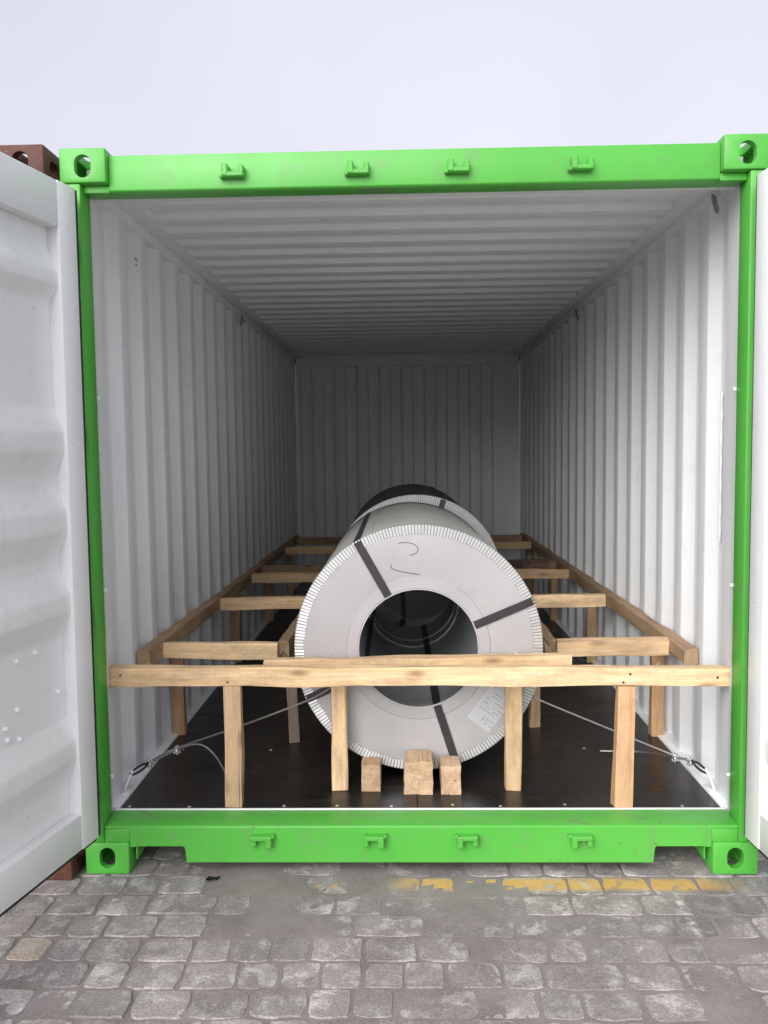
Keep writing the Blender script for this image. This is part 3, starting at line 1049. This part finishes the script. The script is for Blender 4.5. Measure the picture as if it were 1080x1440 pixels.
    # straps through the bore
    for ang in strap_angles:
        a = R(ang)
        r_ = Vector((math.cos(a), 0, math.sin(a)))
        t_ = Vector((-math.sin(a), 0, math.cos(a)))
        e = 0.0035
        loop = [(RB - e, 0.01), (RB + 0.006, -e), (R0 - 0.008, -e), (R0 + e, 0.006), (R0 + e, L - 0.006), (R0 - 0.008, L + e), (RB + 0.006, L + e), (RB - e - .004, L - 0.01)]
        th = 0.0010
        inn = [(RB - e + th, 0.011), (RB + 0.006, -e + th), (R0 - 0.008, -e + th), (R0 + e - th, 0.007), (R0 + e - th, L - 0.007), (R0 - 0.008, L + e - th), (RB + 0.006, L + e - th), (RB - e - .004 + th, L - 0.011)]
        bm = bmesh.new()
        hw = 0.0165
        V = [[bm.verts.new(r_ * r + Vector((0, y, 0)) + t_ * w) for r, y in lp] for lp in (loop, inn) for w in (-hw, hw)]
        m = len(loop)
        for i in range(m):
            j = (i + 1) % m
            bm.faces.new((V[0][i], V[0][j], V[1][j], V[1][i]))
            bm.faces.new((V[2][i], V[3][i], V[3][j], V[2][j]))
            bm.faces.new((V[0][i], V[2][i], V[2][j], V[0][j]))
            bm.faces.new((V[1][i], V[1][j], V[3][j], V[3][i]))
        obj('strap', finish(bm), 'strap', c, M)
    return c


CX, CZ, CR, CB, CY0, CY1 = 0.013, 0.737, 0.502, 0.243, 0.40, 1.96
coil = make_coil('steel_coil', 'front steel coil with pale end cover, four dark straps and a paper label', CX, CZ, CR, CB, CY0, CY1, 'wrap_steel', (119, 22.5, -72.5, 204), 0.012)
MF = Matrix.Translation((CX, CY0, CZ)) @ Matrix.Rotation(0.012, 4, 'Z') @ Matrix.Translation((-CX, -CY0, -CZ))
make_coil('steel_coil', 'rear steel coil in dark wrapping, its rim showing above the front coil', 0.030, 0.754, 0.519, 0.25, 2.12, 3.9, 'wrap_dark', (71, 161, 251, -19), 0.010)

# paper label on the front cover
lab = [Vector((0.208, 0, 0.453)), Vector((0.297, 0, 0.387)), Vector((0.297 + 0.128, 0, 0.387 + 0.175)), Vector((0.208 + 0.128, 0, 0.453 + 0.175))]
eu = (lab[1] - lab[0]).normalized()
ev = (lab[3] - lab[0]).normalized()
LW, LH = (lab[1] - lab[0]).length, (lab[3] - lab[0]).length
bm = bmesh.new()
NU, NV = 6, 10
g = [[bm.verts.new(lab[0] + eu * LW * i / NU + ev * LH * j / NV + Vector((0, CY0 - 0.0004 - 0.0006 * (abs(math.sin(j * .5 + i * .3))), 0))) for i in range(NU + 1)] for j in range(NV + 1)]
for j in range(NV):
    for i in range(NU):
        bm.faces.new((g[j][i], g[j][i + 1], g[j + 1][i + 1], g[j + 1][i]))
r_ = bmesh.ops.solidify(bm, geom=bm.faces[:], thickness=0.0003)
plab = obj('paper_label', finish(bm, smooth=30), 'paper', coil, MF)
rnd = random.Random(3)
bm = bmesh.new()
for v0 in (0.10, 0.145, 0.19, 0.235, 0.30, 0.36, 0.43, 0.52, 0.60, 0.67, 0.76, 0.84):
    u = 0.46 if v0 < 0.25 else 0.14
    while u < 0.9:
        w_ = rnd.uniform(0.03, 0.12)
        if rnd.random() < 0.6:
            c0 = lab[0] + eu * LW * u + ev * LH * v0
            p = [c0, c0 + eu * LW * w_, c0 + eu * LW * w_ + ev * 0.0026, c0 + ev * 0.0026]
            bm.faces.new([bm.verts.new(q + Vector((0, CY0 - 0.0017, 0))) for q in p])
        u += w_ + 0.03
obj('label_print', finish(bm), 'print', plab, MF)
# marker strokes on the cover
for pts in ([(-0.064, 1.166), (-0.036, 1.169), (-0.008, 1.164), (0.012, 1.150), (0.013, 1.133), (-0.002, 1.121), (-0.019, 1.117)],
            [(-0.093, 1.080), (-0.094, 1.068), (-0.084, 1.061), (-0.060, 1.053), (-0.02, 1.045), (0.02, 1.039)]):
    obj('marker_stroke', tubemesh(spline([(x, CY0 + 0.0026, z) for x, z in pts], 6), 0.0014, 6), 'ink', coil, MF)

# ------------------------------------------------------------------ timber
def timber_mesh(L, w, h, seed, rough=0.0040, split=0.0, wane=0.0):
    """squared timber along +x, width y, height z, centred on y and z"""
    rnd = random.Random(seed)
    n = max(4, int(L / 0.06))
    bm = bmesh.new()
    rings = []
    c = 0.0035
    sec = [(-w / 2 + c, -h / 2), (w / 2 - c, -h / 2), (w / 2, -h / 2 + c), (w / 2, h / 2 - c), (w / 2 - c, h / 2), (-w / 2 + c, h / 2), (-w / 2, h / 2 - c), (-w / 2, -h / 2 + c)]
    off = rnd.uniform(0, 50)
    for i in range(n + 1):
        x = L * i / n
        row = []
        wn_ = wane * max(0.0, mnoise.noise(Vector((x * 2.3 + off, 1.7, 0))) + 0.2)
        for k, (y, z) in enumerate(sec):
            p = Vector((x * 3.4 + off, k * 0.8, seed * 0.13))
            jy, jz = mnoise.noise(p), mnoise.noise(p + Vector((0, 0, 9.1)))
            yy, zz = y + rough * jy * 2, z + rough * jz * 2
            if k in (4, 3):
                yy -= wn_ * (0.8 if k == 3 else 1.5)
                zz -= wn_ * (1.2 if k == 3 else 0.3)
            xx = x
            if i in (0, n):
                xx += rnd.uniform(-1, 1) * (0.002 + split)
            row.append(bm.verts.new((xx, yy, zz)))
        rings.append(row)
    for i in range(n):
        for k in range(8):
            bm.faces.new((rings[i][k], rings[i][(k + 1) % 8], rings[i + 1][(k + 1) % 8], rings[i + 1][k]))
    for row, sgn in ((rings[0], 1), (rings[-1], -1)):
        cv = bm.verts.new(sum((v.co for v in row), Vector()) / 8)
        for k in range(8):
            bm.faces.new((row[k], row[(k + 1) % 8], cv))
    return finish(bm, smooth=28)


_seed = [100]


def timber(name, p0, p1, w, h, parent, mat='pine', wane=0.0, split=0.0):
    p0, p1 = Vector(p0), Vector(p1)
    d = p1 - p0
    L = d.length
    d.normalize()
    upv = Vector((0, 0, 1)) if abs(d.z) < 0.9 else Vector((0, 1, 0))
    side = upv.cross(d).normalized()
    u3 = d.cross(side)
    M = Matrix((d, side, u3)).transposed().to_4x4()
    M.translation = p0
    _seed[0] += 1
    return obj(name, timber_mesh(L, w, h, _seed[0], wane=wane, split=split), mat, parent, M)


def post(parent, x, y, z1, w=0.065, d=0.05, mat='pine', lean=0.0, leany=0.0, name='post'):
    return timber(name, (x, y, FZ + 0.0012), (x + lean, y + leany, z1), w, d, parent, mat)


# front barrier right behind the door posts
fb = thing('timber_barrier', 'long pale timber crossbar on two posts across the container mouth', 'timber barrier', (0, 0.17, FZ))
timber('crossbar', (-1.169, 0.176, 0.693), (1.169, 0.174, 0.681), 0.045, 0.070, fb, 'pine')
post(fb, -0.698, 0.172, 0.6555, 0.066, 0.040, 'pine_worn', lean=0.002)
post(fb, 0.775, 0.168, 0.647, 0.068, 0.040, 'pine_red', lean=0.012)
# inner stop in front of the coil
ib = thing('timber_barrier', 'short timber bar on two posts pressed against the front coil', 'timber barrier', (0, 0.33, FZ))
timber('crossbar', (-0.601, 0.338, 0.678), (0.613, 0.338, 0.688), 0.050, 0.075, ib, 'pine')
post(ib, -0.309, 0.334, 0.6405, 0.060, 0.045, lean=0.002)
post(ib, 0.384, 0.330, 0.6445, 0.067, 0.045)

# side bracing
RT, RB_ = 0.700, 0.632
zc, zh = (RT + RB_) / 2, RT - RB_


def side_brace(s, label, braces, oposts, iposts, y_end):
    th = thing('timber_bracing', label, 'timber bracing', (s * 0.86, 3.0, FZ))
    timber('outer_rail', (s * 1.140, 0.49, zc + 0.010), (s * 1.140, 5.55, zc), 0.054, zh, th, 'old_timber', wane=0.006)
    timber('inner_rail', (s * 0.575 if s < 0 else 0.595, 0.70, zc), (s * 0.575 if s < 0 else 0.595, y_end, zc), 0.050, zh + 0.012, th, 'old_timber', wane=0.008, split=0.016)
    for y, m, w_ in braces:
        x0, x1 = s * 1.110, s * (0.602 if s < 0 else 0.622)
        timber('cross_brace', (x0, y, zc + random.uniform(-.004, .004)), (x1, y + random.uniform(-.015, .015), zc + random.uniform(-.004, .004)), 0.050, w_, th, m)
    for y in oposts:
        post(th, s * 1.138, y, RB_ - 0.0015, 0.058, 0.052, 'pine_red' if y < 2 else 'pine_worn')
    for y, m in iposts:
        post(th, s * (0.562 if s < 0 else 0.582), y, RB_ - 0.0075, 0.050, 0.042, m, lean=s * 0.012)
    return th


side_brace(-1, 'timber rails and cross braces wedged between left wall and coils',
           ((0.705, 'pine', 0.070), (1.86, 'pine', 0.066), (2.86, 'pine_worn', 0.066), (3.28, 'old_timber', 0.066), (4.5, 'pine', 0.066), (5.3, 'old_timber', 0.066)),
           (1.01, 2.40, 3.76, 5.0), ((0.885, 'grey_timber'), (2.45, 'pine'), (3.75, 'pine')), 5.5)
side_brace(1, 'timber rails and cross braces wedged between right wall and coils',
           ((0.715, 'pine', 0.070), (1.88, 'pine', 0.066), (2.95, 'pine_worn', 0.066), (3.45, 'dark_timber', 0.072), (4.75, 'pine', 0.066), (5.35, 'old_timber', 0.066)),
           (0.96, 2.35, 3.68, 5.0), ((1.09, 'pine'), (2.5, 'pine'), (3.75, 'pine')), 5.5)

# cradle timbers that carry the coils (their top edges are cut to the coil)
def cradle(cx, cz, cr, x, y0, y1, w, label, group):
    z = [cz - math.sqrt(max(0, cr ** 2 - (xx - cx) ** 2)) - 0.003 for xx in (x - w / 2, x, x + w / 2)]
    bm = bmesh.new()
    pts = [(x - w / 2, FZ + 0.0012), (x + w / 2, FZ + 0.0012), (x + w / 2, z[2]), (x, z[1]), (x - w / 2, z[0])]
    # mesh runs along local x, so put it there and turn the object
    extrude_poly(bm, [(-(px - x), pz) for px, pz in pts], lambda a, b, t: (t, a, b), 0.0, y1 - y0)
    M = Matrix.Translation((x, y0, 0)) @ Matrix.Rotation(math.pi / 2, 4, 'Z')
    o = obj('cradle_timber', finish(bm), 'old_timber', None, M)
    return tag(o, label, 'timber', group)


cradle(CX, CZ, CR - 0.010, -0.185, 0.44, 1.9, 0.070, 'timber cradle under the left half of the front coil, behind the left wood block', 'cradle timbers under the coils')
cradle(CX, CZ, CR - 0.010, 0.135, 0.44, 1.9, 0.070, 'timber cradle under the right half of the front coil, behind the right wood block', 'cradle timbers under the coils')
cradle(0.035, 0.752, 0.510, -0.165, 2.2, 3.8, 0.085, 'timber cradle under the left half of the rear coil', 'cradle timbers under the coils')
cradle(0.035, 0.752, 0.510, 0.215, 2.2, 3.8, 0.085, 'timber cradle under the right half of the rear coil', 'cradle timbers under the coils')


def block(x0, x1, y0, y1, z1, seed, mat, label, amt=0.006):
    rnd = random.Random(seed)
    bm = bmesh.new()
    bx(bm, 0, y1 - y0, -(x1 - x0) / 2, (x1 - x0) / 2, 0, z1 - FZ - 0.0012)
    bmesh.ops.subdivide_edges(bm, edges=bm.edges[:], cuts=5, use_grid_fill=True)
    for v in bm.verts:
        k = mnoise.noise_vector(Vector((v.co.x * 9 + seed, v.co.y * 16, v.co.z * 11)))
        k2 = mnoise.noise_vector(Vector((v.co.x * 40 + seed, v.co.y * 45, v.co.z * 30)))
        zz = v.co.z
        front = v.co.x < 0.002
        v.co += k * amt + k2 * amt * (0.7 if front else 0.3)
        if zz < 1e-5:
            v.co.z = 0.0
    bmesh.ops.recalc_face_normals(bm, faces=bm.faces)
    M = Matrix.Translation(((x0 + x1) / 2, y0, FZ + 0.0012)) @ Matrix.Rotation(math.pi / 2, 4, 'Z')
    o = obj('wood_block', finish(bm, smooth=40), mat, None, M)
    return tag(o, label, 'wood block', 'wood blocks chocked under the front coil')


block(-0.221, -0.145, 0.300, 0.391, 0.292, 11, 'block_wood', 'dull brown wood block chocked under the coil, left of the splintered one', 0.004)
block(-0.047, 0.061, 0.270, 0.389, 0.318, 23, 'block_wood', 'wide pale splintered wood block chocked at the middle under the coil', 0.008)
block(0.094, 0.172, 0.268, 0.389, 0.300, 37, 'block_wood', 'narrow wood block with a cracked end, chocked right of the splintered one', 0.005)

# nails driven through the joints
nail = tubemesh([(0, 0, -0.02), (0, 0, 0.006), (0.004, 0, 0.012), (0.014, 0, 0.014)], [0.0014, 0.0014, 0.0014, 0.0014], 6)
head = tubemesh([(0, 0.002, 0), (0, -0.0012, 0)], 0.0042, 8)
for par, x, y, z in ((fb, -1.02, 0.178, 0.731), (fb, -0.55, 0.174, 0.729), (fb, 0.90, 0.172, 0.719), (ib, -0.33, 0.338, 0.721), (ib, 0.40, 0.338, 0.725)):
    obj('bent_nail', nail, 'zinc', par, Matrix.Translation((x, y, z - 0.002)) @ Matrix.Rotation(x * 7, 4, 'Z'))
for par, x, y, z in ((fb, -0.712, 0.1515, 0.672), (fb, -0.690, 0.1515, 0.705), (fb, 0.772, 0.1505, 0.664), (fb, 0.797, 0.1505, 0.695), (fb, -1.12, 0.1525, 0.70), (fb, 1.12, 0.1515, 0.68)):
    obj('nail_head', head, 'strap', par, Matrix.Translation((x, y, z)))

# ------------------------------------------------------------------ wire lashings
def rope(pts, r=0.0042, per=10):
    return tubemesh(spline(pts, per), r, 7)


def clip_mesh(r=0.009):
    bm = bmesh.new()
    bx(bm, -0.011, 0.011, -0.012, 0.012, -0.012, 0.0, bev=0.003)
    for x in (-0.006, 0.006):
        tube(bm, [(x, -0.008, -0.014), (x, -0.009, 0.004), (x, -0.005, 0.012), (x, 0.005, 0.012), (x, 0.009, 0.004), (x, 0.008, -0.014)], 0.0028, 6)
        for y in (-0.008, 0.008):
            bx(bm, x - 0.005, x + 0.005, y - 0.005, y + 0.005, -0.020, -0.012, bev=0.0015)
    return finish(bm, smooth=40)


clip = clip_mesh()


def lashing(s, label, ring, c1, c2, path, tail, hook):
    th = thing('wire_lashing', label, 'wire lashing', ring, 'wire lashings of the front coil')
    # eye round the ring
    r_, a_, b_ = Vector(ring), Vector(c1), Vector(c2)
    d = (b_ - r_).normalized()
    side = d.cross(Vector((0, 0, 1))).normalized()
    upn = side.cross(d)
    eye = [a_ - upn * 0.004, a_.lerp(r_, 0.4) + upn * 0.010, a_.lerp(r_, 0.85) + upn * 0.009, r_ - d * 0.010, a_.lerp(r_, 0.85) - upn * 0.009, a_.lerp(r_, 0.4) - upn * 0.010, a_ + upn * 0.004]
    obj('eye', rope(eye, 0.0045, 6), 'strap', th)
    obj('wire', rope([a_ + upn * 0.003, b_ + upn * 0.003] + [Vector(p) for p in path], 0.0042), 'wire_steel', th)
    obj('wire', rope([a_ - upn * 0.004, b_ - upn * 0.004] + [Vector(p) for p in tail], 0.0040), 'wire_steel', th)
    for p in (a_, b_):
        M = Matrix((d, side, upn)).transposed().to_4x4()
        M.translation = p
        obj('wire_clip', clip, 'zinc', th, M)
    return th


lashing(-1, 'wire rope lashing from the ring at the left wall to the front coil', (-1.138, 0.30, 0.262), (-1.098, 0.405, 0.268), (-1.012, 0.50, 0.290),
        [(-0.70, 0.39, 0.430), (-0.44, 0.383, 0.531), (-0.341, 0.380, 0.586), (-0.26, 0.376, 0.632), (-0.20, 0.402, 0.655), (-0.19, 0.50, 0.66)],
        [(-0.93, 0.55, 0.292), (-0.86, 0.53, 0.255), (-0.80, 0.46, 0.205), (-0.77, 0.40, 0.191)], None)
lashing(1, 'wire rope lashing from the ring at the right wall to the front coil', (1.138, 0.305, 0.262), (1.112, 0.405, 0.270), (1.065, 0.455, 0.268),
        [(0.80, 0.50, 0.372), (0.52, 0.53, 0.485), (0.475, 0.56, 0.508)],
        [(0.99, 0.60, 0.232), (0.90, 0.68, 0.208), (0.82, 0.72, 0.196)], None)

# ------------------------------------------------------------------ litter on the ground
bm = bmesh.new()
lf = [(-0.020, 0.0), (-0.010, 0.012), (0.004, 0.015), (0.016, 0.008), (0.034, 0.016), (0.024, -0.002), (0.010, -0.012), (-0.008, -0.010)]
vs_ = [bm.verts.new((x, y, 0.008 * abs(math.sin(i * 1.3)))) for i, (x, y) in enumerate(lf)]
cv = bm.verts.new((0.004, 0.002, 0.002))
for i in range(8):
    bm.faces.new((vs_[i], vs_[(i + 1) % 8], cv))
bmesh.ops.solidify(bm, geom=bm.faces[:], thickness=0.0012)
o = obj('dead_leaf', finish(bm, smooth=0), 'rubber', None, Matrix.Translation((-0.747, -0.045, 0.004)))
tag(o, 'small dark curled leaf on the paving in front of the green sill', 'leaf')
